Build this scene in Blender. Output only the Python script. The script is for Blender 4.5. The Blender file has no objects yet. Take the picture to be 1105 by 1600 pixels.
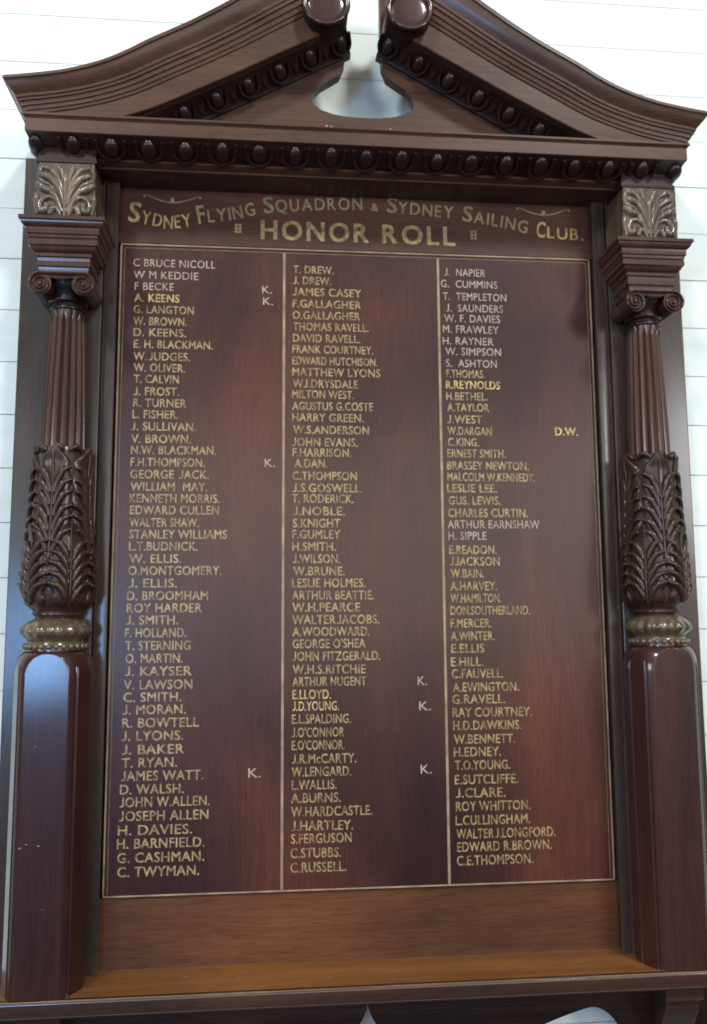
import bpy, bmesh, math, random
from mathutils import Vector, Matrix, noise
random.seed(7)
C = bpy.context.scene.collection
sc = bpy.context.scene
UP = 1.0                      # the roll's panel starts one metre above the floor

# ---------------------------------------------------------------- camera
cam = bpy.data.cameras.new('camera'); camo = bpy.data.objects.new('camera', cam); C.objects.link(camo)
cam.sensor_fit = 'VERTICAL'; cam.sensor_height = 24.0; cam.sensor_width = 24.0
cam.lens = 24.0 * 1363 / 1600
cam.clip_start = 0.05; cam.clip_end = 100
right = Vector((0.99547713, -0.09481232, -0.00599203))
fwd = Vector((0.09481728, 0.98764303, 0.12478356))
up = right.cross(fwd)
m = Matrix((right, up, -fwd)).transposed().to_4x4()
m.translation = Vector((-0.1898, -1.7743, 0.5193 + UP))
camo.matrix_world = m
cam.dof.use_dof = True; cam.dof.focus_distance = 1.35; cam.dof.aperture_fstop = 2.7
sc.camera = camo

# ---------------------------------------------------------------- room light
w = bpy.data.worlds.new('World'); sc.world = w; w.use_nodes = True
bg = w.node_tree.nodes['Background']
bg.inputs[0].default_value = (0.55, 0.64, 0.85, 1); bg.inputs[1].default_value = 0.06

def area(name, loc, target, sx, sy, power, col):
    l = bpy.data.lights.new(name, 'AREA'); l.shape = 'RECTANGLE'; l.size = sx; l.size_y = sy
    l.energy = power; l.color = col
    o = bpy.data.objects.new(name, l); C.objects.link(o)
    o.location = loc
    d = Vector(target) - Vector(loc)
    o.rotation_euler = d.to_track_quat('-Z', 'Y').to_euler()
    return o
# two skylights, high on either side: they throw the cornice shadow down and each capital's shadow inwards
area('skylight', (4.2, -8.2, 10.0), (0, 0, 1.7), 1.4, 1.4, 820, (0.96, 1.0, 0.97))
area('skylight', (-5.0, -8.0, 9.2), (0, 0, 1.7), 1.4, 1.4, 700, (0.95, 1.0, 1.0))
area('high_window', (-4.2, -3.4, 2.0), (0, 0, 1.4), 1.0, 1.2, 60, (0.95, 0.98, 1.0))
# tall blue-lit window behind the photographer, a brighter one to the right, and a broad soft fill added from the front
area('left_window', (-1.88, -4.6, 1.42), (-0.6, 0, 1.4), 0.8, 0.75, 60, (0.20, 0.50, 1.0))
area('right_window', (3.2, -4.2, 2.6), (0.3, 0, 1.4), 0.9, 1.1, 95, (0.97, 0.98, 1.0))
area('front_fill', (0.2, -5.6, 2.15), (0.0, 0, 1.4), 5.0, 2.1, 105, (1.0, 0.93, 0.84))  # added fill, stands for no particular opening
sc.view_settings.view_transform = 'Standard'; sc.view_settings.look = 'None'
sc.view_settings.exposure = 0.0; sc.view_settings.gamma = 1.0

# ---------------------------------------------------------------- materials
def nt(name):
    m = bpy.data.materials.new(name); m.use_nodes = True
    n = m.node_tree.nodes; l = m.node_tree.links
    return m, n, l, n['Principled BSDF']

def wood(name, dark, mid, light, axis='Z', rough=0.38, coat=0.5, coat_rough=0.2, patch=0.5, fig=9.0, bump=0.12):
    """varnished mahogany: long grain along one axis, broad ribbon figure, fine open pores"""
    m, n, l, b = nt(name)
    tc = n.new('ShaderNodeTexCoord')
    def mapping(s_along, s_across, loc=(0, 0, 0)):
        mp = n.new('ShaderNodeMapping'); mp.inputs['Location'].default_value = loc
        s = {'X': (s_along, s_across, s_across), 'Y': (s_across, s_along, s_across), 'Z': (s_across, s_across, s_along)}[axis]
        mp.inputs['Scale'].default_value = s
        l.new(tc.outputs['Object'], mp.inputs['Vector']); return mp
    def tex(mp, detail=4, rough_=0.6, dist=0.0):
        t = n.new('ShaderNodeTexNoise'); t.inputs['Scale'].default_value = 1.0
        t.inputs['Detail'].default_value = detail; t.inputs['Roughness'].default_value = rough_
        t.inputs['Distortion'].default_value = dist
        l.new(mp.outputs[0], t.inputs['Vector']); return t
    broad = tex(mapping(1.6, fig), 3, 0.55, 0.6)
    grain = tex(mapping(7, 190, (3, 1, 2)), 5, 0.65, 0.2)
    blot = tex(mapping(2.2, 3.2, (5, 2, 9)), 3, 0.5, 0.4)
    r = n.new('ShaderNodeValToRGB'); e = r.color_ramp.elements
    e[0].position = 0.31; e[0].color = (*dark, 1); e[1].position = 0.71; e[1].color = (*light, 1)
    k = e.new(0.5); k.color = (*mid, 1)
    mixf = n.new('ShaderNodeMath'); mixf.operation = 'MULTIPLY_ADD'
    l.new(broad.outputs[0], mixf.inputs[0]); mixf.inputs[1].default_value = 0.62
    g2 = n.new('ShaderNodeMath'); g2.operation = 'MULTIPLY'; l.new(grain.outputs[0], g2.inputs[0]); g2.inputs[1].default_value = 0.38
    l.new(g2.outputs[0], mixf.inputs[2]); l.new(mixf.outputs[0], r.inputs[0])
    # blotchy tone, partly the panel's mottled reflections put into the colour
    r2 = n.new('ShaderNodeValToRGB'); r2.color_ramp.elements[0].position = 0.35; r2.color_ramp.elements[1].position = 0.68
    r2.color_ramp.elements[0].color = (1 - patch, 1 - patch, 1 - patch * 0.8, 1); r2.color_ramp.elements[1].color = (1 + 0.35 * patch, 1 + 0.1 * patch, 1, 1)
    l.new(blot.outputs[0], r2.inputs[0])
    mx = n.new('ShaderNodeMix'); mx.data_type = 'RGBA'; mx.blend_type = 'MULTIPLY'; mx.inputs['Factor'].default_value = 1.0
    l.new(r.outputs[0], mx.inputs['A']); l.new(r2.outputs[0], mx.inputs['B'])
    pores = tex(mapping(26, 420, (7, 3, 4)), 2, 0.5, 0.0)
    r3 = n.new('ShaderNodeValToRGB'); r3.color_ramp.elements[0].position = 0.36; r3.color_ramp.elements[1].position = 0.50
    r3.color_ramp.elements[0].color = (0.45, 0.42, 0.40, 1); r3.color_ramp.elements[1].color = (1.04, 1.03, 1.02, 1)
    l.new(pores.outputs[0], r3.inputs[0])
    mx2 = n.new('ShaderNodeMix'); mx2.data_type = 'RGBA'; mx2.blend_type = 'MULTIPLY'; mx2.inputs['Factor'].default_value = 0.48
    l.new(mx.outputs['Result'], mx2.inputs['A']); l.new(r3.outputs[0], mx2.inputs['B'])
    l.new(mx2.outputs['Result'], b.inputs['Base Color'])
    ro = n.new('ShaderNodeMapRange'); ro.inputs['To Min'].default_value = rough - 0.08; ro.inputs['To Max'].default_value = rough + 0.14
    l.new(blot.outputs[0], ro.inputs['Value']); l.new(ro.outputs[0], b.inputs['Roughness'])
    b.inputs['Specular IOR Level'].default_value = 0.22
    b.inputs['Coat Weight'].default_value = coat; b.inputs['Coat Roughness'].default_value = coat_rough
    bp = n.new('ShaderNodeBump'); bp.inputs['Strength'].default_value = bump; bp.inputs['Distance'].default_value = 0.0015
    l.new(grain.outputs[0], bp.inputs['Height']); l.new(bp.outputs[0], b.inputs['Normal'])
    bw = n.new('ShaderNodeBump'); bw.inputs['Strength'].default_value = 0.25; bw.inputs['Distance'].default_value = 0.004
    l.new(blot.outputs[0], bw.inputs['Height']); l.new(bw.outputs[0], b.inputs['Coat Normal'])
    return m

M = {}
M['panel'] = wood('panel_mahogany', (0.026, 0.0078, 0.009), (0.056, 0.0160, 0.0120), (0.096, 0.031, 0.016), 'Z', 0.42, 0.36, 0.22, 0.5, 4.5)
M['header'] = wood('header_mahogany', (0.044, 0.016, 0.011), (0.068, 0.025, 0.016), (0.092, 0.037, 0.022), 'X', 0.45, 0.3, 0.26, 0.3, 9)
M['rail'] = wood('rail_mahogany', (0.060, 0.021, 0.009), (0.094, 0.034, 0.013), (0.135, 0.051, 0.019), 'X', 0.5, 0.12, 0.3, 0.3, 16)
M['ledge'] = wood('ledge_mahogany', (0.15, 0.060, 0.018), (0.23, 0.094, 0.026), (0.31, 0.135, 0.040), 'X', 0.42, 0.25, 0.2, 0.25, 18)
M['trim'] = wood('cornice_mahogany', (0.044, 0.019, 0.011), (0.074, 0.034, 0.019), (0.106, 0.052, 0.029), 'X', 0.45, 0.3, 0.22, 0.3, 14)
M['pedestal'] = wood('pedestal_mahogany', (0.020, 0.007, 0.006), (0.038, 0.012, 0.009), (0.060, 0.019, 0.012), 'Z', 0.42, 0.7, 0.13, 0.35, 12)
M['nosing'] = wood('nosing_mahogany', (0.026, 0.011, 0.007), (0.044, 0.019, 0.011), (0.070, 0.032, 0.018), 'X', 0.4, 0.7, 0.15, 0.3, 16)
M['upright'] = wood('upright_mahogany', (0.036, 0.015, 0.010), (0.068, 0.028, 0.017), (0.115, 0.050, 0.028), 'Z', 0.40, 0.5, 0.16, 0.35, 16)
M['backing'] = wood('backing_mahogany', (0.032, 0.022, 0.017), (0.048, 0.033, 0.026), (0.066, 0.047, 0.037), 'Z', 0.40, 0.5, 0.20, 0.35, 12)
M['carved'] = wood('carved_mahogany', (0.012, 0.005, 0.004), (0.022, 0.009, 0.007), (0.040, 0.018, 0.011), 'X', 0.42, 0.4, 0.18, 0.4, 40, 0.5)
M['leafage'] = wood('carved_leaf_mahogany', (0.022, 0.011, 0.007), (0.046, 0.024, 0.014), (0.080, 0.045, 0.026), 'Z', 0.44, 0.35, 0.20, 0.4, 60, 0.6)
M['silvered'] = wood('pale_bronzed_carving', (0.07, 0.052, 0.032), (0.17, 0.135, 0.088), (0.32, 0.27, 0.19), 'Z', 0.28, 0.7, 0.12, 0.5, 70, 0.4)
M['bronze'] = wood('bronzed_carving', (0.050, 0.036, 0.022), (0.105, 0.080, 0.048), (0.18, 0.14, 0.09), 'Z', 0.30, 0.6, 0.15, 0.5, 70, 0.4)

M['edge_glint'] = wood('edge_glint_wood', (0.12, 0.07, 0.04), (0.19, 0.12, 0.07), (0.29, 0.19, 0.12), 'X', 0.35, 0.4, 0.2, 0.3, 40)  # pale tone that paints the highlight on the shelf's front edge
def gilt(name, c1, c2, metal, rough, scale=60):
    m, n, l, b = nt(name)
    tc = n.new('ShaderNodeTexCoord'); t = n.new('ShaderNodeTexNoise'); t.inputs['Scale'].default_value = scale
    t.inputs['Detail'].default_value = 4; l.new(tc.outputs['Object'], t.inputs['Vector'])
    r = n.new('ShaderNodeValToRGB'); r.color_ramp.elements[0].position = 0.36; r.color_ramp.elements[1].position = 0.62
    r.color_ramp.elements[0].color = (*c1, 1); r.color_ramp.elements[1].color = (*c2, 1)
    l.new(t.outputs[0], r.inputs[0]); l.new(r.outputs[0], b.inputs['Base Color'])
    b.inputs['Metallic'].default_value = metal; b.inputs['Roughness'].default_value = rough
    return m
M['gilt'] = gilt('gilt_lettering', (0.14, 0.092, 0.042), (0.37, 0.26, 0.115), 0.15, 0.42, 75)
M['gilt_pale'] = gilt('pale_thin_lettering', (0.24, 0.17, 0.13), (0.40, 0.31, 0.24), 0.05, 0.5, 45)
M['gilt_bright'] = gilt('painted_glint_gilt', (0.24, 0.155, 0.06), (0.58, 0.40, 0.15), 0.2, 0.40, 60)  # brighter gold: glints on some lettering painted into the colour
M['gilt_dull'] = gilt('dull_gilt', (0.15, 0.115, 0.055), (0.26, 0.20, 0.10), 0.1, 0.5, 40)
M['gilt_rule'] = gilt('gilt_rule', (0.18, 0.12, 0.075), (0.32, 0.22, 0.14), 0.1, 0.45, 25)

def paint(name, c1, c2, rough):
    m, n, l, b = nt(name)
    tc = n.new('ShaderNodeTexCoord'); mp = n.new('ShaderNodeMapping'); mp.inputs['Scale'].default_value = (1.2, 1.2, 9)
    t = n.new('ShaderNodeTexNoise'); t.inputs['Scale'].default_value = 2.0; t.inputs['Detail'].default_value = 6
    l.new(tc.outputs['Object'], mp.inputs[0]); l.new(mp.outputs[0], t.inputs['Vector'])
    r = n.new('ShaderNodeValToRGB'); r.color_ramp.elements[0].position = 0.3; r.color_ramp.elements[1].position = 0.75
    r.color_ramp.elements[0].color = (*c1, 1); r.color_ramp.elements[1].color = (*c2, 1)
    l.new(t.outputs[0], r.inputs[0]); l.new(r.outputs[0], b.inputs['Base Color'])
    b.inputs['Roughness'].default_value = rough
    return m
M['wall'] = paint('white_painted_boards', (0.66, 0.715, 0.68), (0.76, 0.81, 0.77), 0.5)
M['gap'] = paint('dusty_board_joint', (0.36, 0.40, 0.39), (0.48, 0.52, 0.50), 0.8)

# ---------------------------------------------------------------- mesh helpers: geometry is (x, proud, z); proud = metres in front of the panel face
def build(name, verts, faces, mat, parent=None, smooth=None, bevel=0.0, tri=False):
    me = bpy.data.meshes.new(name)
    me.from_pydata([(x, -p, z) for x, p, z in verts], [], faces)
    bm = bmesh.new(); bm.from_mesh(me)
    bmesh.ops.remove_doubles(bm, verts=bm.verts, dist=1e-6)
    bmesh.ops.recalc_face_normals(bm, faces=bm.faces)
    if bevel > 0:
        ed = [e for e in bm.edges if len(e.link_faces) == 2 and e.calc_face_angle(0) > 0.5]
        bmesh.ops.bevel(bm, geom=ed, offset=bevel, segments=2, profile=0.5, affect='EDGES', clamp_overlap=True)
    if smooth:
        for f in bm.faces: f.smooth = True
        for e in bm.edges:
            if len(e.link_faces) == 2 and e.calc_face_angle(0) > smooth: e.smooth = False
    bm.to_mesh(me); bm.free()
    me.materials.append(mat)
    o = bpy.data.objects.new(name, me); C.objects.link(o)
    if parent: o.parent = parent
    return o

def box(x0, x1, p0, p1, z0, z1):
    v = [(x, p, z) for x in (x0, x1) for p in (p0, p1) for z in (z0, z1)]
    f = [(0, 1, 3, 2), (4, 6, 7, 5), (0, 4, 5, 1), (2, 3, 7, 6), (0, 2, 6, 4), (1, 5, 7, 3)]
    return v, f
def join(*vf):
    V, F = [], []
    for v, f in vf:
        o = len(V); V += v; F += [tuple(i + o for i in g) for g in f]
    return V, F
def grid(rows, close_u=False, caps=True):
    """rows: list of equally long point lists -> quads; end rows capped with n-gons"""
    n = len(rows[0]); V = [p for r in rows for p in r]; F = []
    for i in range(len(rows) - 1):
        for j in range(n if close_u else n - 1):
            k = (j + 1) % n
            F.append((i * n + j, i * n + k, (i + 1) * n + k, (i + 1) * n + j))
    if caps:
        F.append(tuple(range(n))); F.append(tuple((len(rows) - 1) * n + j for j in range(n)))
    return V, F
def lathe(cx, cp, prof, seg=48, mod=None):
    rows = []
    for r, z in prof:
        row = []
        for k in range(seg):
            a = 2 * math.pi * k / seg
            q = mod(r, z, a) if mod else r
            row.append((cx + q * math.sin(a), cp + q * math.cos(a), z))     # a = 0 faces the viewer
        rows.append(row)
    return grid(rows, True)
def lathe_y(cx, cz, prof, seg=40):
    """profile of (radius, proud) about an axis that points out of the wall"""
    return grid([[(cx + r * math.cos(2 * math.pi * k / seg), p, cz + r * math.sin(2 * math.pi * k / seg)) for k in range(seg)] for r, p in prof], True)
def returned(cx, prof, back):
    """moulding running along x and returned to the wall at both ends; prof = (half width, proud, z)"""
    rows = []
    for h, p, z in prof:
        rows.append([(cx - h, back, z), (cx - h, p, z), (cx + h, p, z), (cx + h, back, z)])
    V, F = grid(rows, False)
    n = len(rows); F.append(tuple(4 * i for i in range(n)) + tuple(4 * i + 3 for i in range(n - 1, -1, -1)))
    return V, F
def tube(pts, rad, sides=6, flat=1.0, nrm=None):
    """tapered ridge along points; nrm(i) gives the outward direction so the section can be flattened"""
    rows = []
    P = [Vector(p) for p in pts]
    for i, p in enumerate(P):
        t = (P[min(i + 1, len(P) - 1)] - P[max(i - 1, 0)]).normalized()
        o = Vector(nrm(i)).normalized() if nrm else Vector((0, 1, 0))
        s = t.cross(o)
        s = s.normalized() if s.length > 1e-4 else Vector((1, 0, 0))
        o = s.cross(t).normalized()
        r = rad(i / (len(P) - 1)) if callable(rad) else rad
        rows.append([tuple(p + s * (r * math.cos(2 * math.pi * k / sides)) + o * (r * flat * math.sin(2 * math.pi * k / sides))) for k in range(sides)])
    return grid(rows, True)
def ball(c, r, sx=1, sy=1, sz=1, n=10, mrings=6, mat3=None):
    rows = []
    for i in range(mrings + 1):
        t = math.pi * i / mrings
        rr = max(math.sin(t), 0.02)
        row = []
        for k in range(n):
            a = 2 * math.pi * k / n
            v = Vector((rr * math.cos(a) * r * sx, rr * math.sin(a) * r * sy, math.cos(t) * r * sz))
            if mat3: v = mat3 @ v
            row.append(tuple(Vector(c) + v))
        rows.append(row)
    return grid(rows, True)
def copy_piece(o, loc, rot=None, parent=None, name=None, scale=None):
    c = o.copy(); C.objects.link(c)
    if parent: c.parent = parent
    c.location = loc
    if rot: c.rotation_euler = rot
    if scale: c.scale = scale
    return c

NAMES = """C BRUCE NICOLL|-477|-308|1265|t
W M KEDDIE|-476|-343|1239|t
F BECKE|-473|-393|1214|t
A. KEENS|-473|-381|1189|b
G. LANGTON|-474|-351|1164|
W. BROWN.|-474|-365|1139|
D. KEENS.|-473|-366|1115|
E. H. BLACKMAN.|-472|-311|1090|
W. JUDGES.|-472|-357|1064|
W. OLIVER.|-471|-367|1040|
T. CALVIN|-470|-379|1016|
J. FROST.|-470|-378|990|
R. TURNER|-470|-363|966|
L. FISHER.|-471|-379|942|
J. SULLIVAN.|-473|-342|917|
V. BROWN.|-472|-352|891|
N.W. BLACKMAN.|-472|-301|868|
F.H.THOMPSON.|-472|-324|843|
GEORGE  JACK.|-472|-315|818|
WILLIAM  MAY.|-471|-318|793|
KENNETH MORRIS.|-472|-293|769|
EDWARD CULLEN|-471|-294|745|
WALTER SHAW.|-471|-334|720|
STANLEY WILLIAMS|-471|-277|696|
L.T.BUDNICK.|-471|-335|672|
W. ELLIS.|-470|-367|647|
O.MONTGOMERY.|-471|-287|623|
J. ELLIS.|-470|-375|598|
D. BROOMHAM|-472|-313|573|
ROY HARDER|-472|-325|549|
J. SMITH.|-473|-371|525|
F. HOLLAND.|-474|-355|500|
T. STERNING|-473|-346|475|
O. MARTIN.|-472|-361|450|
J. KAYSER|-473|-343|425|
V. LAWSON|-474|-341|399|
C. SMITH.|-474|-362|375|
J. MORAN.|-475|-353|351|
R. BOWTELL|-475|-327|326|
J. LYONS.|-476|-357|301|
J. BAKER|-475|-355|275|
T. RYAN.|-474|-368|250|
JAMES WATT.|-475|-317|225|
D. WALSH.|-476|-354|200|
JOHN W.ALLEN.|-476|-304|176|
JOSEPH ALLEN|-477|-306|150|
H. DAVIES.|-478|-337|124|
H. BARNFIELD.|-479|-313|99|
G. CASHMAN.|-478|-313|73|
C. TWYMAN.|-477|-322|47|
K.|-210|-189|1214|t
K.|-208|-187|1189|t
K.|-202|-181|844|t
K.|-230|-206|226|t
T. DREW.|-145|-59|1261|
J. DREW.|-145|-64|1237|
JAMES CASEY|-146|0|1212|
F.GALLAGHER|-146|-1|1186|
O.GALLAGHER|-146|-3|1161|
THOMAS RAVELL.|-145|15|1136|
DAVID RAVELL.|-145|-3|1111|
FRANK COURTNEY.|-146|24|1087|
EDWARD HUTCHISON.|-146|33|1062|
MATTHEW LYONS|-146|39|1038|
W.J.DRYSDALE|-145|-8|1013|
MILTON WEST.|-146|-17|990|
AGUSTUS G.COSTE|-146|23|965|
HARRY GREEN.|-146|3|941|
W.S.ANDERSON|-144|14|915|
JOHN EVANS.|-146|-10|889|
F.HARRISON.|-145|-23|867|
A.DAN.|-141|-73|844|
C.THOMPSON|-145|-12|818|
J.S.GOSWELL.|-145|-1|793|
T. RODERICK.|-146|-19|771|
J.NOBLE.|-144|-37|745|
S.KNIGHT|-144|-47|720|
F.GUMLEY|-145|-47|697|
H.SMITH.|-145|-56|672|
J.WILSON.|-144|-47|647|
W.BRUNE.|-143|-38|622|
LESLIE HOLMES.|-145|4|598|
ARTHUR BEATTIE.|-145|21|573|
W.H.PEARCE|-145|-7|549|
WALTER JACOBS.|-145|32|524|
A.WOODWARD.|-144|12|500|
GEORGE O'SHEA|-144|3|476|
JOHN FITZGERALD.|-144|33|451|
W.H.S.RITCHIE|-144|3|425|
ARTHUR NUGENT|-144|4|401|
E.LLOYD.|-144|-67|376|b
J.D.YOUNG.|-144|-51|353|b
E.L.SPALDING.|-145|-27|328|
J.O'CONNOR|-145|-41|302|
E.O'CONNOR.|-145|-40|277|
J.R.McCARTY.|-145|-17|251|
W.LENGARD.|-145|-27|226|
L.WALLIS.|-145|-56|201|
A.BURNS.|-146|-48|176|
W.HARDCASTLE.|-146|14|150|
J.HARTLEY.|-146|-24|123|
S.FERGUSON|-146|-27|99|
C.STUBBS.|-147|-48|72|
C.RUSSELL.|-147|-38|45|
K.|109|128|400|t
K.|111|135|350|t
K.|112|135|226|t
J.  NAPIER|180|270|1266|t
G.  CUMMINS|172|296|1240|t
T.  TEMPLETON|176|315|1212|t
J.  SAUNDERS|182|307|1186|t
W. F. DAVIES|178|300|1163|t
M. FRAWLEY|175|296|1139|t
H. RAYNER|174|284|1113|t
W. SIMPSON|179|300|1090|t
S.  ASHTON|180|290|1064|t
F.THOMAS.|180|263|1041|
R.REYNOLDS|179|296|1017|b
H.BETHEL.|179|268|992|
A.TAYLOR|181|271|968|
J.WEST|180|255|942|
W.DARGAN|180|275|917|
C.KING.|181|247|893|
ERNEST SMITH.|179|304|869|
BRASSEY NEWTON.|178|353|843|
MALCOLM W.KENNEDY.|178|365|819|
LESLIE LEE.|177|283|795|
GUS. LEWIS.|180|290|769|
CHARLES CURTIN.|178|348|743|
ARTHUR EARNSHAW|177|372|719|t
H. SIPPLE|178|258|695|t
E.READON.|179|279|666|
J.JACKSON|180|285|642|
W.BAIN.|181|251|617|
A.HARVEY.|180|278|591|
W.HAMILTON.|180|286|566|
DON.SOUTHERLAND.|179|346|541|
F.MERCER.|179|264|515|
A.WINTER.|179|270|489|
E.ELLIS|179|248|464|
E.HILL.|178|245|437|
C.FAUVELL.|179|286|413|
A.EWINGTON.|181|318|386|
G.RAVELL.|179|289|362|
RAY COURTNEY.|179|343|336|
H.D.DAWKINS.|180|321|310|
W.BENNETT.|181|307|283|
H.EDNEY.|180|277|258|
T.O.YOUNG.|182|295|232|
E.SUTCLIFFE.|181|311|204|
J.CLARE.|182|284|178|
ROY WHITTON.|182|335|152|
L.CULLINGHAM.|181|333|125|
WALTER J.LONGFORD.|182|384|99|
EDWARD R.BROWN.|183|376|74|
C.E.THOMPSON.|182|337|48|
D.W.|413|463|919|b"""
BASE = [(-484, 1355), (-451, 1349), (-409, 1342), (-372, 1346), (-332, 1358), (-278, 1366), (-224, 1381), (-184, 1388), (-88, 1396), (2, 1400), (50, 1398), (106, 1394), (191, 1389), (240, 1382), (304, 1373), (361, 1361), (396, 1353), (447, 1350), (493, 1349)]
HEAD = [('S', -491, -467, 43), ('YDNEY', -464, -358, 28), ('F', -344, -328, 39), ('LYING', -324, -224, 27), ('S', -207, -184, 35), ('QUADRON', -182, 4, 27), ('&', 22, 38, 17), ('S', 57, 79, 34), ('YDNEY', 81, 202, 27), ('S', 222, 244, 34), ('AILING', 247, 366, 27), ('C', 386, 406, 35), ('LUB.', 411, 493, 26)]

# ================================================================ wall of white boards behind
wall = build('wall', *box(-2.6, 2.8, -0.10, -0.0715, -1.0, 2.6), M['gap']); wall.location = (0, 0, UP)
wall['kind'] = 'structure'
z = 1.290 - 0.113 * 20
pl = None
while z < 2.55:
    h = 0.113 - 0.0014
    o = build('plank', *box(-2.6, 2.8, -0.0715 + 0.0003, -0.060 + random.uniform(-.0006, .0006), z + 0.0007, z + 0.0007 + h), M['wall'], wall, bevel=0.0008)
    z += 0.113

# ================================================================ the honour board
root = bpy.data.objects.new('honor_board', None); C.objects.link(root)
root.location = (0, 0, UP)
root['label'] = 'dark mahogany honour roll board with carved columns, broken pediment and gilt names'
root['category'] = 'honor board'
S = 0.6

# --- backing boards behind the columns, stiles beside the panel
for s in (-1, 1):
    x0, x1 = sorted((s * 0.695, s * 0.533))
    build('backing_board', *box(x0, x1, -0.058, 0.030, -0.131, 1.4700), M['backing'], root, bevel=0.002)
    # stile: flat with a rounded bead at its outer edge and a bevel down to the panel
    sec = [(0.5325, -0.02), (0.5325, 0.021), (0.5315, 0.0245), (0.5285, 0.026), (0.5262, 0.0235), (0.5252, 0.021), (0.5240, 0.0215), (0.5070, 0.0205), (0.5055, 0.0190), (0.5085, 0.0), (0.5085, -0.02)]
    rows = [[(s * x, p, zz) for x, p in sec] for zz in (-0.131, 0.45, 1.0, 1.4285)]
    build('stile', *grid(rows, True), M['backing'], root, smooth=0.6)

# --- panel with the roll, header, bottom rail
panel = build('roll_panel', *box(-0.5045, 0.5045, -0.022, 0.0, 0.0005, 1.3065), M['panel'], root)
header = build('header_board', *box(-0.5083, 0.5083, -0.022, -0.0012, 1.3085, 1.4285), M['header'], root)
rail = build('bottom_rail', *box(-0.5175, 0.5175, -0.03, -0.004, -0.137, -0.0015), M['rail'], root)

# gilt border: a raised bead with a fine inner line, and two dividers
def strip(name, x0, x1, z0, z1, pr, mat, par):
    return build(name, *box(x0, x1, 0.0002, pr, z0, z1), mat, par, bevel=pr * 0.35)
W2 = 0.5005
for nm, a in (('border_rule', (-W2 - .003, W2 + .003, 1.3022, 1.3056)), ('border_rule', (-W2 - .003, W2 + .003, 0.0010, 0.0042)),
              ('border_rule', (-W2 - .0035, -W2, 0.0045, 1.3019)), ('border_rule', (W2, W2 + .0035, 0.0045, 1.3019))):
    strip(nm, *a, 0.0022, M['gilt_rule'], panel)
for a in ((-W2 + .005, W2 - .005, 1.2962, 1.2972), (-W2 + .005, -W2 + .006, 0.0065, 1.2958), (W2 - .006, W2 - .005, 0.0065, 1.2958)):
    strip('inner_rule', *a, 0.0006, M['gilt_dull'], panel)
strip('column_rule', -0.1665, -0.1610, 0.0045, 1.2958, 0.0016, M['gilt_rule'], panel)
strip('column_rule', 0.1635, 0.1690, 0.0045, 1.2958, 0.0016, M['gilt_rule'], panel)

# ---------------------------------------------------------------- lettering
def text_mesh(s, offset, extr=0.0006):
    cu = bpy.data.curves.new('t', 'FONT'); cu.body = s; cu.size = 1.0; cu.offset = offset; cu.extrude = extr
    cu.offset = 0.0; cu.extrude = 0.0
    cu.resolution_u = 3; cu.space_character = 1.06
    o = bpy.data.objects.new('t', cu); C.objects.link(o)
    return o
jobs = []   # (name, text, x0, x1, z centre, cap height, offset, material, parent, proud, tilt)
for i, ln in enumerate(NAMES.strip().split('\n')):
    s, x0, x1, zc, k = ln.split('|')
    x0, x1, zc = float(x0) / 1e3, float(x1) / 1e3, float(zc) / 1e3
    cap = 0.0165 + 0.0015 * (1 - zc / 1.3)
    if k == 't': mt, off, cap = 'gilt_pale', 0.004, cap * 0.98
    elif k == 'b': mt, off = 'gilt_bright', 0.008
    else: mt, off = 'gilt', 0.008
    jobs.append(('gilt_name' if len(s) > 4 else 'gilt_initial', s, x0, x1, zc, cap, off, mt, panel, 0.0001, random.uniform(-.002, .002)))
def base_z(x):
    p = BASE
    for (a, za), (b, zb) in zip(p, p[1:]):
        if a / 1e3 <= x <= b / 1e3: return (za + (zb - za) * (x * 1e3 - a) / (b - a)) / 1e3
    return (p[0] if x < 0 else p[-1])[1] / 1e3
objs = [text_mesh(j[1], j[6]) for j in jobs]
hcap = text_mesh('H', 0.0)
heads = []
for t, a, b, h in HEAD:
    for ch in t: heads.append([ch, None])
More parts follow.
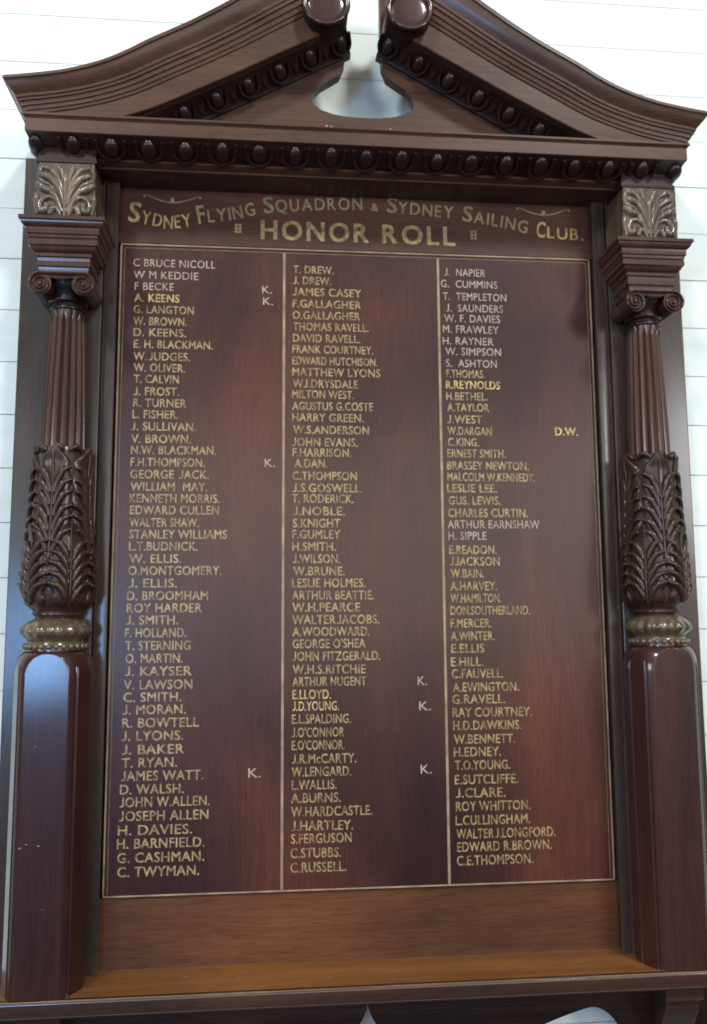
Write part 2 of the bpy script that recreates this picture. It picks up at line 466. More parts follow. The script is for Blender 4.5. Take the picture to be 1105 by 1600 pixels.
    # slots by glyph width are worked out after evaluation
hobj = [text_mesh(ch, 0.010) for ch, _ in heads]
title = []
for ch, in 'HONORROLL': title.append(text_mesh(ch, 0.012))
dg = bpy.context.evaluated_depsgraph_get(); dg.update()
def tomesh(o, bold=0.0):
    """evaluated glyphs; the font's hanging J is drawn up on to the base line as the sign writer does"""
    me = bpy.data.meshes.new_from_object(o.evaluated_get(dg))
    bm = bmesh.new(); bm.from_mesh(me)
    near = {}
    for v in bm.verts: near.setdefault((round(v.co.x, 4), round(v.co.y, 4)), []).append(v)
    seen = set()
    for v0 in bm.verts:
        if v0 in seen: continue
        st = [v0]; isl = []; seen.add(v0)
        while st:
            v = st.pop(); isl.append(v)
            for e in v.link_edges:
                u = e.other_vert(v)
                if u not in seen: seen.add(u); st.append(u)
            for u in near[(round(v.co.x, 4), round(v.co.y, 4))]:
                if u not in seen: seen.add(u); st.append(u)
        xa = min(v.co.x for v in isl); xb = max(v.co.x for v in isl); ya = min(v.co.y for v in isl); yb = max(v.co.y for v in isl)
        if ya < -0.08 and yb > 0.5 and xb - xa < 0.42:
            kx = 1.45 if xb - xa < 0.36 else 1.2
            for v in isl:
                v.co.y = (v.co.y - ya) / (yb - ya) * CAPH
                f = (xb - v.co.x)
                v.co.x = xb - f * kx if f > 0.13 else v.co.x
    bm.to_mesh(me); bm.free()
    if bold:    # a second pass of the brush, a hair to the right and on top
        V = [tuple(v.co) for v in me.vertices]; F = [tuple(p.vertices) for p in me.polygons]
        n = len(V); VV, FF = [], []
        m2 = bpy.data.meshes.new('t')
        for q, (dx, dy) in enumerate(((-1, -.6), (1, .6), (-1, .6), (1, -.6), (0, 0))):
            VV += [(x + bold * dx, y + bold * dy, q * 0.0002) for x, y, z in V]; FF += [tuple(i + n * q for i in f) for f in F]
        m2.from_pydata(VV, [], FF)
        bpy.data.meshes.remove(me); return m2
    return me
CAPH = 0.70
def bounds(me):
    xs = [v.co.x for v in me.vertices]; ys = [v.co.y for v in me.vertices]
    return min(xs), max(xs), min(ys), max(ys)
mh = tomesh(hcap); CAP = bounds(mh)[3]
def place(me, x0, x1, zb, cap, mat, parent, name, proud, tilt=0.0):
    bx0, bx1, _, _ = bounds(me)
    sx = (x1 - x0) / (bx1 - bx0); sz = cap / CAP
    for v in me.vertices:
        x, y, d = v.co
        X = (x - bx0) * sx; Z = y * sz
        v.co = (x0 + X * math.cos(tilt) - Z * math.sin(tilt), -(proud + 0.0004 + d * 0.5), zb + Z + X * math.sin(tilt))
    me.materials.clear(); me.materials.append(mat)
    me.name = name
    o = bpy.data.objects.new(name, me); C.objects.link(o); o.parent = parent
    return o
for j, o in zip(jobs, objs):
    me = tomesh(o, 0.005 if j[7] == 'gilt_pale' else 0.018); n_, s, x0, x1, zc, cap, off, mt, par, pr, tl = j
    place(me, x0, x1, zc - cap / 2, cap, M[mt], par, n_, pr, tl)
    bpy.data.objects.remove(o)
# heading, letter by letter on its waving base line
q = 0
for t, a, b, h in HEAD:
    ms = [tomesh(hobj[q + i], 0.016) for i in range(len(t))]
    ws = [bounds(x)[1] - bounds(x)[0] for x in ms]
    tot = sum(ws); gap = 0.16
    kx = (b - a) / 1e3 / (tot + gap * (len(t) - 1))
    x = a / 1e3
    for i, me in enumerate(ms):
        wd = ws[i] * kx
        z0 = base_z(x + wd / 2)
        sl = (base_z(x + wd / 2 + .02) - base_z(x + wd / 2 - .02)) / .04
        bright = a < -350 or a > 380  # end words get brighter gold, touched-up gilding and painted glint together
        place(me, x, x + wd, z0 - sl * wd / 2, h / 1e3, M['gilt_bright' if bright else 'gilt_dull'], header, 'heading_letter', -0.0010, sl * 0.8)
        x += wd + gap * kx
    q += len(t)
for o in hobj: bpy.data.objects.remove(o)
tm = [tomesh(o, 0.026) for o in title]
slots = [(-214, -180), (-174, -143), (-137, -106), (-101, -68), (-62, -29)]
def lay(ms, x0, x1, zb, cap, gap):
    ws = [bounds(x)[1] - bounds(x)[0] for x in ms]
    k = (x1 - x0) / (sum(ws) + gap * (len(ms) - 1)); x = x0
    for me, wd in zip(ms, ws):
        place(me, x, x + wd * k, zb, cap, M['gilt'], header, 'title_letter', -0.0010); x += (wd + gap) * k
lay(tm[:5], -0.214, 0.017, 1.327, 0.041, 0.16)
lay(tm[5:], 0.046, 0.206, 1.327, 0.041, 0.16)
for o in title + [hcap]: bpy.data.objects.remove(o)
# small double-bar marks either side of the title and the two thin flourishes
for cx, cz in ((-0.261, 1.348), (0.247, 1.3525)):
    parts = [box(cx - .0065, cx - .0025, -0.0009, -0.0002, cz - .0095, cz + .0095), box(cx + .0015, cx + .0055, -0.0009, -0.0002, cz - .0095, cz + .0095)]
    for dz in (-.0085, 0, .0085): parts.append(box(cx - .0085, cx + .0070, -0.0010, -0.0001, cz + dz - .0012, cz + dz + .0012))
    build('title_mark', *join(*parts), M['gilt_dull'], header)
for cx, cz in ((-0.400, 1.400), (0.404, 1.4045)):
    pts = [(cx + t * 0.058, -0.0004, cz + 0.018 * abs(t) ** 1.8 - 0.004 * (abs(t) > .9)) for t in [i / 10 for i in range(-10, 11)]]
    a = tube(pts, lambda t: 0.0006 + 0.0011 * (1 - abs(2 * t - 1)), 6, 0.3)
    c1_ = ball((cx, -0.0004, cz + .006), 0.0045, 1, 0.2, 1.2)
    c2_ = ball((cx - .058, -0.0004, cz + .013), 0.0028, 1, 0.2, 1); c3_ = ball((cx + .058, -0.0004, cz + .013), 0.0028, 1, 0.2, 1)
    build('flourish', *join(a, c1_, c2_, c3_), M['gilt_dull'], header)

# ================================================================ horizontal cornice
FZ = 1.500
cor = build('cornice', *returned(0, [
    (0.668, 0.149, FZ), (0.671, 0.151, FZ - .0015), (0.671, 0.151, FZ - .0055), (0.6685, 0.1475, FZ - .008),
    (0.666, 0.1455, FZ - .011), (0.666, 0.1455, FZ - .036), (0.664, 0.1425, FZ - .0375), (0.662, 0.1370, FZ - .0385),
    (0.660, 0.1270, FZ - .0440), (0.658, 0.1120, FZ - .0520), (0.656, 0.0970, FZ - .0580), (0.656, 0.0930, FZ - .0590),
    (0.657, 0.0940, FZ - .0610), (0.657, 0.0940, FZ - .0650), (0.654, 0.0880, FZ - .0670), (0.652, 0.0780, FZ - .0690), (0.652, 0.0760, FZ - .0720)], -0.055), M['trim'], root, smooth=0.5)
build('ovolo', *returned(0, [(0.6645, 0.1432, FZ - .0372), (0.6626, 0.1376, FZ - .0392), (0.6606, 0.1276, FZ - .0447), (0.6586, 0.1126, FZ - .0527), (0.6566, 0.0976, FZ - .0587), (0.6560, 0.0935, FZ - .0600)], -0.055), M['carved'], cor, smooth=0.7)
# egg and dart: tilt so that pieces lie on the slope of the ovolo
tilt = math.radians(60)
def egg_mesh(name, par, mat):
    # local axes: x along the run, y out of the surface (negative = outwards), z along the slope, origin on the surface
    e = ball((0, 0.003, 0.002), 1, 0.0150, 0.0115, 0.0205, 16, 10)
    return build(name, *e, mat, par, smooth=1.2)
def shell_mesh(name, par, mat):
    pts = []
    for i in range(13):
        a = math.radians(200 + (340 - 200) * i / 12 - 0)
        pts.append((0.0260 * math.cos(a) * (1.0), 0.0030, 0.008 + 0.031 * math.sin(a)))
    pts = [(-0.0265, 0.004, 0.021)] + pts + [(0.0265, 0.004, 0.021)]
    return build(name, *tube(pts, lambda t: 0.0044, 6, 1.5), mat, par, smooth=1.2)
def dart_mesh(name, par, mat):
    v = [(-0.0085, 0.000, 0.019), (0, -0.008, 0.019), (0.0085, 0.000, 0.019), (-0.0055, 0.000, -0.006), (0, -0.0065, -0.006), (0.0055, 0.000, -0.006), (0, -0.001, -0.024)]
    f = [(0, 1, 4, 3), (1, 2, 5, 4), (3, 4, 6), (4, 5, 6), (0, 2, 1), (0, 3, 6, 5, 2)]
    return build(name, v, f, mat, par)
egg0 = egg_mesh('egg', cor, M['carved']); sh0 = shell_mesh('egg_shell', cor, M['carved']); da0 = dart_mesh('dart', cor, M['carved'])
PC, ZC = 0.1170, FZ - 0.0490
first = True
NE = 19; step = 0.0722
for i in range(NE):
    x = (i - (NE - 1) / 2) * step
    for src, xx in ((egg0, x), (sh0, x), (da0, x + step / 2)):
        if src is not egg0 and i == NE - 1: continue
        if src is sh0 and i == 0: continue
        use = (i == 0) if src is not sh0 else (i == 1)
        o = src if use else src.copy()
        if not use: C.objects.link(o); o.parent = cor
        o.location = (xx, -PC, ZC); o.rotation_euler = (tilt, 0, 0)
        o.scale = (random.uniform(.92, 1.06), random.uniform(.85, 1.1), random.uniform(.92, 1.05)); o.location.x += random.uniform(-.0012, .0012)
for s in (-1, 1):   # the run turns the corner
    for src in (egg0,):
        o = src.copy(); C.objects.link(o); o.parent = cor
        o.location = (s * 0.650, -0.085, ZC); o.rotation_euler = (tilt, 0, s * math.pi / 2)

# ================================================================ tympanum with key-shaped opening
op = [(0.0365, 1.86), (0.037, 1.74), (0.040, 1.690), (0.050, 1.664), (0.070, 1.650), (0.090, 1.637), (0.103, 1.622), (0.108, 1.606), (0.105, 1.594), (0.090, 1.583), (0.065, 1.5745), (0.035, 1.5700), (0.0, 1.5690)]
outer_top = [(0.0365, 1.90), (0.66, 1.90)]
for s in (-1, 1):
    pass
TF = 0.070
def tymp():
    V, F = [], []
    # right half as a strip between the opening outline and the outer outline; mirrored for the left
    outer = [(0.075, 1.86), (0.12, 1.80), (0.18, 1.77), (0.24, 1.73), (0.30, 1.69), (0.36, 1.65), (0.42, 1.62), (0.47, 1.59), (0.53, 1.57), (0.62, 1.54), (0.62, 1.49), (0.30, 1.49), (0.0, 1.49)]
    rows = []
    for P in (TF, 0.044):
        for s in (-1, 1):
            rows.append((P, s))
    def add(P, s):
        o = len(V)
        for a, b in zip(op, outer):
            V.append((s * a[0], P, a[1])); V.append((s * b[0], P, b[1]))
        for i in range(len(op) - 1):
            F.append((o + 2 * i, o + 2 * i + 1, o + 2 * i + 3, o + 2 * i + 2))
        return o
    for s in (-1, 1):
        a = add(TF, s); b = add(0.044, s)
        for i in range(len(op) - 1):
            F.append((a + 2 * i, a + 2 * i + 2, b + 2 * i + 2, b + 2 * i))
            F.append((a + 2 * i + 1, a + 2 * i + 3, b + 2 * i + 3, b + 2 * i + 1))
        F.append((a, a + 1, b + 1, b))
    return V, F
build('tympanum', *tymp(), M['trim'], root)

# ================================================================ raking cornices with rosettes
T = [(0.075, 1.868), (0.11, 1.852), (0.15, 1.826), (0.19, 1.799), (0.229, 1.771), (0.28, 1.735), (0.32, 1.709), (0.36, 1.6845), (0.43, 1.6460), (0.47, 1.6215), (0.51, 1.6005), (0.55, 1.585), (0.59, 1.5730), (0.63, 1.5650), (0.66, 1.5600)]
B = [(0.040, 1.733), (0.070, 1.716), (0.100, 1.7000), (0.135, 1.6800), (0.170, 1.6610), (0.215, 1.6360), (0.255, 1.614), (0.300, 1.5900), (0.375, 1.5510), (0.425, 1.5260), (0.470, 1.5080), (0.520, 1.492), (0.570, 1.4800), (0.620, 1.4700), (0.655, 1.465)]
PR = [(0.0, 0.02), (0.0, 0.178), (0.03, 0.180), (0.075, 0.180), (0.09, 0.1765), (0.115, 0.1750), (0.16, 0.1735), (0.24, 0.1670), (0.31, 0.1605), (0.36, 0.1600), (0.365, 0.1575), (0.42, 0.1570),
      (0.43, 0.1535), (0.50, 0.1520), (0.51, 0.1490), (0.575, 0.1475), (0.585, 0.1450), (0.635, 0.1440), (0.645, 0.1415), (0.985, 0.1405), (1.0, 0.1390), (1.003, 0.1240), (0.985, 0.02)]
def sm(tab, n=5):
    out = []
    for i in range(len(tab) - 1):
        p0 = tab[max(i - 1, 0)]; p1 = tab[i]; p2 = tab[i + 1]; p3 = tab[min(i + 2, len(tab) - 1)]
        for k in range(n):
            t = k / n
            out.append(tuple(0.5 * (2 * p1[c] + (p2[c] - p0[c]) * t + (2 * p0[c] - 5 * p1[c] + 4 * p2[c] - p3[c]) * t * t + (3 * p1[c] - p0[c] - 3 * p2[c] + p3[c]) * t ** 3) for c in (0, 1)))
    out.append(tab[-1]); return out
Ts, Bs = sm(T), sm(B)
for s in (-1, 1):
    rows = []
    for a, b in zip(Ts, Bs):
        rows.append([(s * (a[0] + (b[0] - a[0]) * f), p, a[1] + (b[1] - a[1]) * f) for f, p in PR])
    # mitred return at the outer end
    zt, zb = 1.5545, 1.462
    end = [(s * (0.521 + max(p, 0.124)), p, zt + (zb - zt) * f) for f, p in PR]
    # keep the mitre outside the last ring
    rows.append(end)
    rows.append([(x, -0.055, zz) for x, p, zz in end])
    rk = build('raking_cornice', *grid(rows, True), M['trim'], root, smooth=0.45)
    # rosette scroll: barrel back to the tympanum, ringed disc in front
    cx, cz = s * 0.0845, 1.7475
    build('scroll_barrel', *lathe_y(cx, cz, [(0.046, 0.045), (0.046, 0.163), (0.044, 0.166), (0.030, 0.167)]), M['carved'], rk, smooth=0.6)
    build('rosette', *lathe_y(cx, cz, [(0.044, 0.1672), (0.0475, 0.1685), (0.0485, 0.1720), (0.047, 0.1755), (0.0430, 0.1770), (0.0385, 0.1758), (0.0360, 0.1715), (0.0345, 0.1700), (0.0325, 0.1706), (0.026, 0.1714), (0.012, 0.1718), (0.0005, 0.1719)]), M['pedestal'], rk, smooth=1.0)
    # carved bed mould below the corona
    bed = []
    for a, b in zip(Ts, Bs):
        x, zz = b
        if x > 0.50: break
        bed.append([(s * (x + dx), p, zz + dz) for dx, dz, p in ((0.0, 0.006, 0.127), (0.0, -0.003, 0.127), (-.001, -0.005, 0.1225), (-.004, -0.008, 0.1090), (-.008, -0.014, 0.0920), (-.011, -0.020, 0.0800), (-.013, -0.026, 0.0760), (-.0132, -0.027, 0.060), (0, 0.006, 0.060))])
    bd = build('bed_mould', *grid(bed, True), M['carved'], rk, smooth=0.8)
    # eggs and leaves along it
    L = 0.0; last = Bs[0]; nxt = 0.020; kk = 0
    for a in Bs[1:]:
        d = math.hypot(a[0] - last[0], a[1] - last[1])
        while L + d > nxt and a[0] < 0.40:
            f = (nxt - L) / d
            x = last[0] + (a[0] - last[0]) * f; zz = last[1] + (a[1] - last[1]) * f
            ang = math.atan2(a[1] - last[1], a[0] - last[0])
            n_ = Vector((math.sin(ang), 0, -math.cos(ang))) * -1 if False else Vector((math.sin(ang), 0, -math.cos(ang)))
            loc = Vector((s * (x - 0.008), -0.100, zz - 0.012))
            src = egg0 if kk % 2 == 0 else da0
            R = Matrix.Rotation(-s * ang, 4, 'Y') @ Matrix.Rotation(math.radians(52), 4, 'X')
            for sr in ((egg0, sh0) if kk % 2 == 0 else (da0,)):
                o = sr.copy(); C.objects.link(o); o.parent = bd
                o.location = loc; o.rotation_euler = R.to_euler(); o.scale = (0.82, 0.75, 0.86)
                o.name = {'egg': 'carved_egg', 'egg_shell': 'carved_shell', 'dart': 'carved_dart'}[sr.name.split('.')[0]]
            nxt += 0.0360; kk += 1
        L += d; last = a

# ================================================================ columns
AX, AP = 0.592, 0.060
def ellipse(t, a, b): return a * math.cos(t), b * math.sin(t)
bead_src = None
for s in (-1, 1):
    cx = s * AX
    # fluted shaft
    prof = []
    for i in range(31):
        t = i / 30; zz = 0.845 + (1.128 - 0.845) * t
        r = 0.0420 - 0.0095 * t ** 1.4
        prof.append((r, zz))
    def flute(r, z, a):
        u = (a * 18 / (2 * math.pi)) % 1.0
        d = math.sin(math.pi * u) ** 0.8
        fade = min(1, max(0, (1.124 - z) / 0.010))
        return r - 0.0046 * d * fade
    shaft = build('column', *lathe(cx, AP, prof, 18 * 12, flute), M['upright'], root, smooth=0.9)
    # necking and echinus
    build('necking', *lathe(cx, AP, [(0.030, 1.127), (0.034, 1.1285), (0.0355, 1.132), (0.034, 1.1355), (0.030, 1.137), (0.0300, 1.142), (0.036, 1.1435), (0.0385, 1.147), (0.0375, 1.1505), (0.034, 1.152), (0.036, 1.160), (0.043, 1.170), (0.048, 1.182), (0.048, 1.192)], 40), M['carved'], shaft, smooth=0.9)
    # volutes: two scrolls joined by a band, running back as bolsters
    vz, vx, fr = 1.1665, 0.0405, 0.1200
    for q in (-1, 1):
        vcx = cx + q * vx
        spiral = []
        for i in range(57):
            a = i / 56 * 2 * math.pi * 2.15
            r = 0.0215 * (1 - 0.80 * i / 56)
            spiral.append((vcx - q * r * math.sin(-a) * 1.0 * -1 * -1, fr + 0.0015, vz + r * math.cos(a)))
        bol = lathe_y(vcx, vz, [(0.0195, 0.0), (0.0175, 0.05), (0.0205, fr - 0.006), (0.0215, fr), (0.0050, fr), (0.0005, fr)], 32)
        sp = tube(spiral, lambda t: 0.0030 - 0.0014 * t, 8, 1.3)
        eye = ball((vcx, fr + 0.001, vz), 0.0048, 1, 0.9, 1)
        build('volute', *join(bol, sp, eye), M['upright'], shaft, smooth=0.8)
    band = join(box(cx - vx - 0.002, cx + vx + 0.002, 0.0, fr - 0.002, 1.1800, 1.1905), tube([(cx - vx, fr, 1.1880), (cx, fr, 1.1880), (cx + vx, fr, 1.1880)], 0.0030, 8, 1.2), tube([(cx - vx + .022, fr - .001, 1.1795), (cx, fr - .001, 1.1760), (cx + vx - .022, fr - .001, 1.1795)], 0.0018, 8, 1.2))
    build('volute_band', *band, M['upright'], shaft, smooth=0.8)
    # stepped cap
    prof = [(0.079, 1.2965), (0.0805, 1.2955), (0.0805, 1.2890), (0.0775, 1.2870), (0.0765, 1.2835), (0.0735, 1.2790), (0.0695, 1.2760), (0.0690, 1.2735), (0.0690, 1.2650),
            (0.0665, 1.2635), (0.0660, 1.2580), (0.0640, 1.2560), (0.0655, 1.2535), (0.0655, 1.2440), (0.0620, 1.2420), (0.0600, 1.2370), (0.0560, 1.2330), (0.0535, 1.2320), (0.0535, 1.2250), (0.0505, 1.2230), (0.0490, 1.2170), (0.0505, 1.2150), (0.0505, 1.2070), (0.0480, 1.2050), (0.0460, 1.1990), (0.0455, 1.1915)]
    build('stepped_cap', *returned(cx, [(h, AP + h, zz) for h, zz in prof], 0.02), M['upright'], shaft, smooth=0.45)
    # carved block under the cornice
    bb, bt = 0.060, 0.0535
    blk = build('carved_block', *returned(cx, [(bt, AP + bt, 1.4170), (bt, AP + bt, 1.408), (bb - .001, AP + bb - .004, 1.300), (bb, AP + bb, 1.2968)], 0.02), M['bronze'], shaft, bevel=0.001)
    build('block_cap', *returned(cx, [(0.0555, AP + 0.0535, 1.4480), (0.0555, AP + 0.0535, 1.4250), (0.0575, AP + 0.0555, 1.4235), (0.0575, AP + 0.0555, 1.4175)], 0.02), M['carved'], blk)
    def fs(u, w):   # block face: u -1..1, w 0..1
        h = bb + (bt - bb) * w
        return (cx + u * h, AP + h - 0.002, 1.299 + 0.112 * w)
    curls = [
        ([(0.0, 0.02), (0.0, 0.30), (0.0, 0.60), (0.0, 0.80)], 0.0050),
        ([(0.06, 0.25), (0.16, 0.48), (0.34, 0.66), (0.58, 0.76), (0.78, 0.80)], 0.0058),
        ([(0.10, 0.45), (0.20, 0.66), (0.36, 0.82), (0.55, 0.92), (0.80, 0.96)], 0.0048),
        ([(0.06, 0.50), (0.10, 0.72), (0.18, 0.88), (0.26, 0.96)], 0.0042),
        ([(0.08, 0.12), (0.26, 0.34), (0.46, 0.50), (0.70, 0.55), (0.90, 0.62)], 0.0060),
        ([(0.20, 0.26), (0.34, 0.36), (0.52, 0.40), (0.72, 0.36), (0.82, 0.24), (0.74, 0.14), (0.62, 0.16), (0.60, 0.24)], 0.0050),
        ([(0.12, 0.06), (0.24, 0.18), (0.38, 0.20), (0.46, 0.10)], 0.0046),
        ([(0.86, 0.08), (0.94, 0.26), (0.95, 0.42)], 0.0038),
        ([(0.92, 0.70), (0.95, 0.84), (0.90, 0.93)], 0.0042),
        ([(0.44, 0.56), (0.56, 0.64), (0.72, 0.67), (0.88, 0.72)], 0.0034),
    ]
    for pts, r in curls:
        for q in ((1, -1) if pts[0][0] or pts[-1][0] else (1,)):
            pp = sm([(q * a, b) for a, b in pts], 4)
            V_, F_ = tube([fs(a, b) for a, b in pp], (lambda r: lambda t: r * (0.75 + 0.85 * t if t < .85 else 1.47 - 2.2 * (t - .85)))(r), 8, 1.25)
            build('leaf_scroll', *join((V_, F_), ball((fs(*pp[-1])[0], fs(*pp[-1])[1] + .0015, fs(*pp[-1])[2]), r * 1.25)), M['silvered'], blk, smooth=1.2)
    # vase clothed in leaves
    VP = [(0.853, 0.0430), (0.845, 0.0455), (0.80, 0.0475), (0.73, 0.0500), (0.66, 0.0555), (0.62, 0.0590), (0.59, 0.0605), (0.565, 0.0585), (0.552, 0.0530), (0.545, 0.0455), (0.542, 0.0430), (0.5395, 0.0430), (0.5380, 0.0450), (0.5355, 0.0450), (0.534, 0.0400), (0.527, 0.0385)]
    def rad_at(zz):
        for (za, ra), (zb_, rb) in zip(VP, VP[1:]):
            if zb_ <= zz <= za: return rb + (ra - rb) * (zz - zb_) / (za - zb_)
        return VP[0][1]
    vase = build('vase', *lathe(cx, AP, [(r, zz) for zz, r in VP], 48), M['leafage'], shaft, smooth=0.9)
    def vs(a, zz, lift=0.0):
        r = rad_at(zz) + lift
        return (cx + r * math.sin(a), AP + r * math.cos(a), zz)
    def leaf(name, a0, z0, z1, half, pairs, lift, par):
        pcs = []
        # blade
        rows = []
        NV, NU = 22, 9
        for i in range(NV):
            t = i / (NV - 1); zz = z0 + (z1 - z0) * t
            wd = half * (0.45 + 0.75 * math.sin(math.pi * (0.18 + 0.62 * t))) * (1 + 0.14 * math.sin(t * pairs * 2 * math.pi))
            wd *= 1 if t < .86 else max(0.25, 1 - (t - .86) * 5)
            row = []
            for j in range(NU):
                u = -1 + 2 * j / (NU - 1)
                hgt = lift * (1 - 0.45 * u * u) + 0.0014 * math.cos(u * 9) + (0.010 * max(0, t - .86) / .14)
                row.append(vs(a0 + u * wd, zz, hgt))
            rows.append(row)
        V_, F_ = grid(rows, False, False)
        # close it down to the vase
        nn = len(V_)
        rim = [j for j in range(NU)] + [i * NU + NU - 1 for i in range(1, NV)] + [(NV - 1) * NU + j for j in range(NU - 2, -1, -1)] + [i * NU for i in range(NV - 2, 0, -1)]
        V2 = list(V_)
        for k in rim:
            x, p, zz = V_[k]; dx, dp = x - cx, p - AP; L_ = math.hypot(dx, dp); rr = rad_at(zz) - 0.003
            V2.append((cx + dx / L_ * rr, AP + dp / L_ * rr, zz))
        for i in range(len(rim)):
            j = (i + 1) % len(rim)
            F_.append((rim[i], rim[j], nn + j, nn + i))
        pcs.append((V2, F_))
        # midrib and finger lobes that curl at the tip
        out = lambda a: (lambda i: (math.sin(a), math.cos(a), 0))
        mid = [vs(a0, z0 + (z1 - z0) * t, lift + 0.001 + 0.008 * max(0, t - .8) / .2) for t in [i / 12 for i in range(13)]]
        pcs.append(tube(mid, lambda t: 0.0034 - 0.0018 * t, 6, 1.2, out(a0)))
        for k in range(pairs):
            t0 = 0.03 + 0.66 * k / pairs + random.uniform(-.012, .012)
            for q in (-1, 1):
                line = []
                reach = half * (0.98 - 0.28 * abs(k / (pairs - 1) - 0.35)) * random.uniform(.93, 1.05)
                for m_ in range(9):
                    e = m_ / 8
                    zz = z0 + (z1 - z0) * min(1.0, t0 + (0.29 * e ** 0.9 - 0.065 * max(0, e - .68) / .32))
                    au = a0 + q * (0.08 + reach * e ** 1.5)
                    line.append(vs(au, zz, lift * 0.8 + 0.002 + 0.0045 * max(0, e - .45)))
                am = a0 + q * reach * .6
                pcs.append(tube(line, lambda t: 0.0024 + 0.0044 * math.sin(math.pi * min(1, 0.12 + 0.80 * t)), 6, 1.0, out(am)))
                pcs.append(ball(line[-1], random.uniform(0.0042, 0.0056), 1, 1, 0.75, 8, 5))
        return build(name, *join(*pcs), M['leafage'], par, smooth=1.2)
    for k in range(4):
        leaf('acanthus_leaf', math.radians(-5 + (k - 1.5) * 84 + 42), 0.640, 0.853, 0.60, 6, 0.0035, vase)
    for k in range(9):      # the turned-over tips that stand out at the top of the leafage
        a0 = math.radians((k - 4) * 40 + 2)
        pts = [vs(a0 + u * 0.25, 0.8515 + 0.0030 * (1 - u * u) - 0.006 * abs(u), 0.0075 - 0.004 * u * u) for u in [i / 5 for i in range(-5, 6)]]
        build('leaf_tip', *tube(pts, lambda t: 0.0018 + 0.0036 * math.sin(math.pi * min(1, .1 + .8 * t)), 8, 1.0, lambda i: (math.sin(a0), math.cos(a0), 0)), M['leafage'], vase, smooth=1.2)
    for k in range(4):
        leaf('acanthus_leaf', math.radians((k - 1.5) * 72 - 4), 0.553, 0.705, 0.54, 5, 0.0050, vase)
    # carved ring and bead ring
    build('carved_ring', *lathe(cx, AP, [(0.040, 0.528), (0.050, 0.524), (0.060, 0.5165), (0.0665, 0.508), (0.0665, 0.502), (0.0600, 0.4955), (0.0520, 0.4900), (0.0500, 0.4860), (0.0540, 0.4820), (0.0540, 0.470)], 96,
          lambda r, z, a: r - (0.0040 * abs(math.sin(a * 9)) if 0.494 < z < 0.522 else 0)), M['bronze'], shaft, smooth=0.9)
    nb = 26
    for k in range(nb):
        a = 2 * math.pi * k / nb
        if math.cos(a) < -0.25: continue
        loc = (cx + 0.0555 * math.sin(a), -(AP + 0.0555 * math.cos(a)), 0.4770)
        if bead_src is None:
            bead_src = build('bead', *ball((0, 0, 0), 0.0056, 1, 1, 1, 12, 8), M['bronze'], shaft, smooth=1.2); bead_src.location = loc
        else:
            o = bead_src.copy(); C.objects.link(o); o.parent = shaft; o.location = loc
    # pedestal: round block with long flat facets cut into it; the domed shoulder gives them arched heads
    R = 0.0720
    zs = [-0.131, -0.1, 0.0, 0.1, 0.2, 0.3, 0.38, 0.41, 0.418] + [0.420 + 0.048 * math.sin(math.pi / 2 * k / 44) for k in range(1, 45)] + [0.4715]
    def dome(zz):
        if zz < 0.420: return R
        t = min(1, (zz - 0.420) / 0.048)
        return 0.0520 + (R - 0.0520) * math.sqrt(max(0, 1 - t * t)) if zz < 0.4681 else 0.0520
    facets = [(0.0, 0.0600), (math.radians(62), 0.0700), (-math.radians(62), 0.0700), (math.radians(90), 0.0705), (-math.radians(90), 0.0705)]
    def ped(r, zz, a):
        r = dome(zz)
        aa = (a + math.pi) % (2 * math.pi) - math.pi
        for fa, d in facets:
            c = math.cos(aa - fa)
            if c > 0.2: r = min(r, d / c)
        for ga in (46, 77):
            for q in (-1, 1):
                g = abs(aa - q * math.radians(ga))
                if g < 0.045 and zz < 0.44: r -= 0.0030 * (1 - g / 0.045)
        return r
    build('pedestal', *lathe(cx, AP, [(R, zz) for zz in zs], 480, ped), M['pedestal'], shaft, smooth=0.25)

# ================================================================ shelf, apron, brackets
shelf = build('shelf', *returned(0, [(0.733, 0.1130, -0.1310), (0.733, 0.1130, -0.1600)], -0.055), M['ledge'], root)
build('nosing', *grid([[(x, p, z_) for p, z_ in ((0.1132, -0.1312), (0.1185, -0.1310), (0.1215, -0.1322), (0.1235, -0.1345), (0.1240, -0.1380), (0.1240, -0.1575), (0.1215, -0.1600), (0.1200, -0.1630), (0.1132, -0.1630))] for x in (-0.738, 0.738)], True), M['nosing'], shelf, smooth=0.6)
# pale strip along the front edge, its bright highlight painted in as colour
x = -0.738
while x < 0.73:
    L_ = random.uniform(0.05, 0.16); x2 = min(x + L_, 0.738)
    build('edge_glint_strip', *tube([(x, 0.1222, -0.1328), ((x + x2) / 2, 0.1223, -0.1327), (x2, 0.1222, -0.1328)], random.uniform(0.0012, 0.0019), 6, 0.8), M['edge_glint'], shelf)
    x = x2 - 0.003 if x2 < 0.73 else 1.0
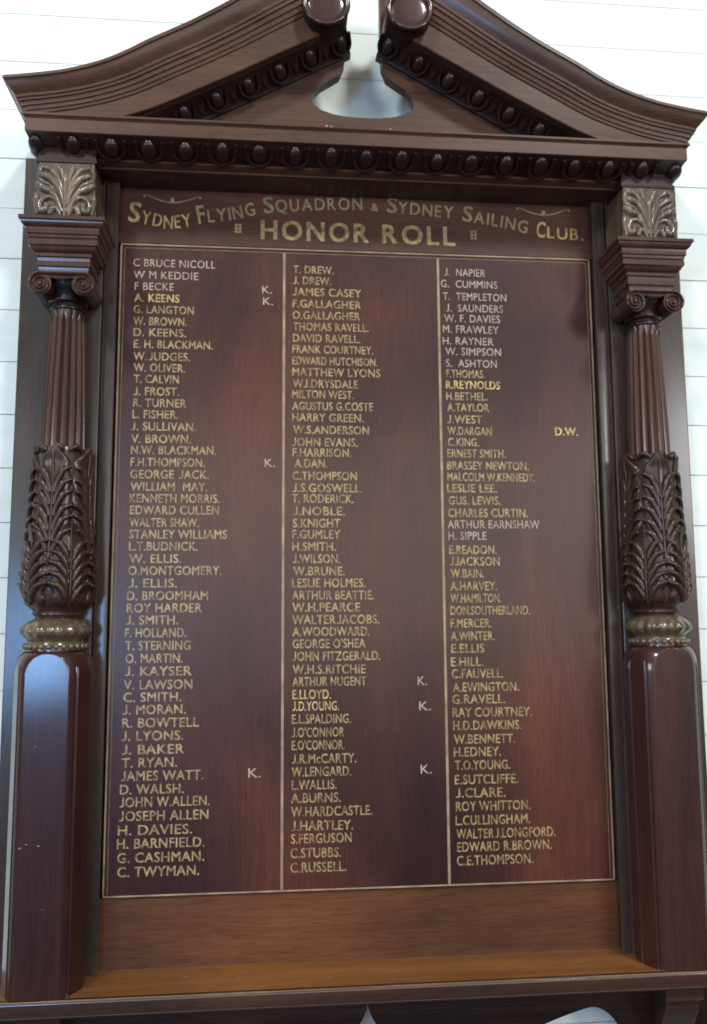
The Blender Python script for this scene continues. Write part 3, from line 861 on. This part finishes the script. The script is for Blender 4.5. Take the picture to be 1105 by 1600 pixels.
# apron with cut-outs
def apron():
    xs_, top, bot = [], -0.1632, []
    n = 700
    def edge(x):
        a = abs(x)
        z_ = -0.31
        if a < 0.03: z_ = -0.198 - 0.042 * (a / 0.016) ** 0.55 if a < 0.016 else -0.240 - (a - 0.016) * 4.5
        z_ = max(z_, -0.31)
        if 0.20 < a < 0.53:
            if a < 0.440: t = (0.440 - a) / 0.24; zc = -0.228 - 0.085 * t ** 1.25
            else: t = (a - 0.440) / 0.052; zc = -0.228 - 0.036 * min(t, 3) ** 2
            z_ = max(z_, zc)
        for c, w_, t_ in ((-0.541, 0.0055, -0.2175), (-0.521, 0.0075, -0.2120)):      # two slots added on the left only: pale glints put into the shape
            if abs(x - c) < w_: z_ = max(z_, t_ - 0.05 * (abs(x - c) / w_) ** 2)
        return max(z_, -0.31)
    rows = []
    for i in range(n + 1):
        x = -0.70 + 1.4 * i / n
        e = edge(x)
        rows.append([(x, 0.020, top), (x, 0.020, e), (x, 0.000, e), (x, 0.000, top)])
    return grid(rows, True)
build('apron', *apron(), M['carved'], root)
for s in (-1, 1):
    cx = s * 0.592
    build('bracket', *returned(cx, [(0.037, 0.100, -0.1632), (0.037, 0.100, -0.190), (0.035, 0.096, -0.193), (0.032, 0.090, -0.196), (0.032, 0.085, -0.215), (0.032, 0.055, -0.260), (0.032, 0.022, -0.300)], 0.0205), M['nosing'], root, bevel=0.0015)

# ================================================================ chips and flecks in the varnish
flecks = [(-0.628, 0.1206, 0.125, .004), (-0.617, 0.1206, 0.131, .003), (-0.596, 0.1206, 0.128, .003), (-0.553, 0.108, 0.152, .002),
          (-0.605, 0.1206, 0.395, .003), (-0.608, 0.1206, 0.3, .002), (-0.585, 0.1206, 0.02, .002)]
for x, p, zz, r in flecks:
    build('varnish_chip', *ball((x, p, zz), r * 0.6, 1.3, 0.12, 0.6, 7, 4), M['gilt_dull'], root)
for x, zz, r in ((-0.083, 1.4985, .0028), (-0.074, 1.4975, .002), (0.045, 1.4980, .0018)):
    build('varnish_chip', *ball((x, 0.1512, zz), r, 1.1, 0.15, 0.6, 7, 4), M['gilt_pale'], root)
for k in range(9):
    x = random.uniform(-0.42, 0.45)
    build('dust_fleck', *ball((x, random.uniform(0.03, 0.11), -0.1308), random.uniform(.0008, .0016), 1, 1, 0.3, 6, 4), M['gilt_pale'], root)
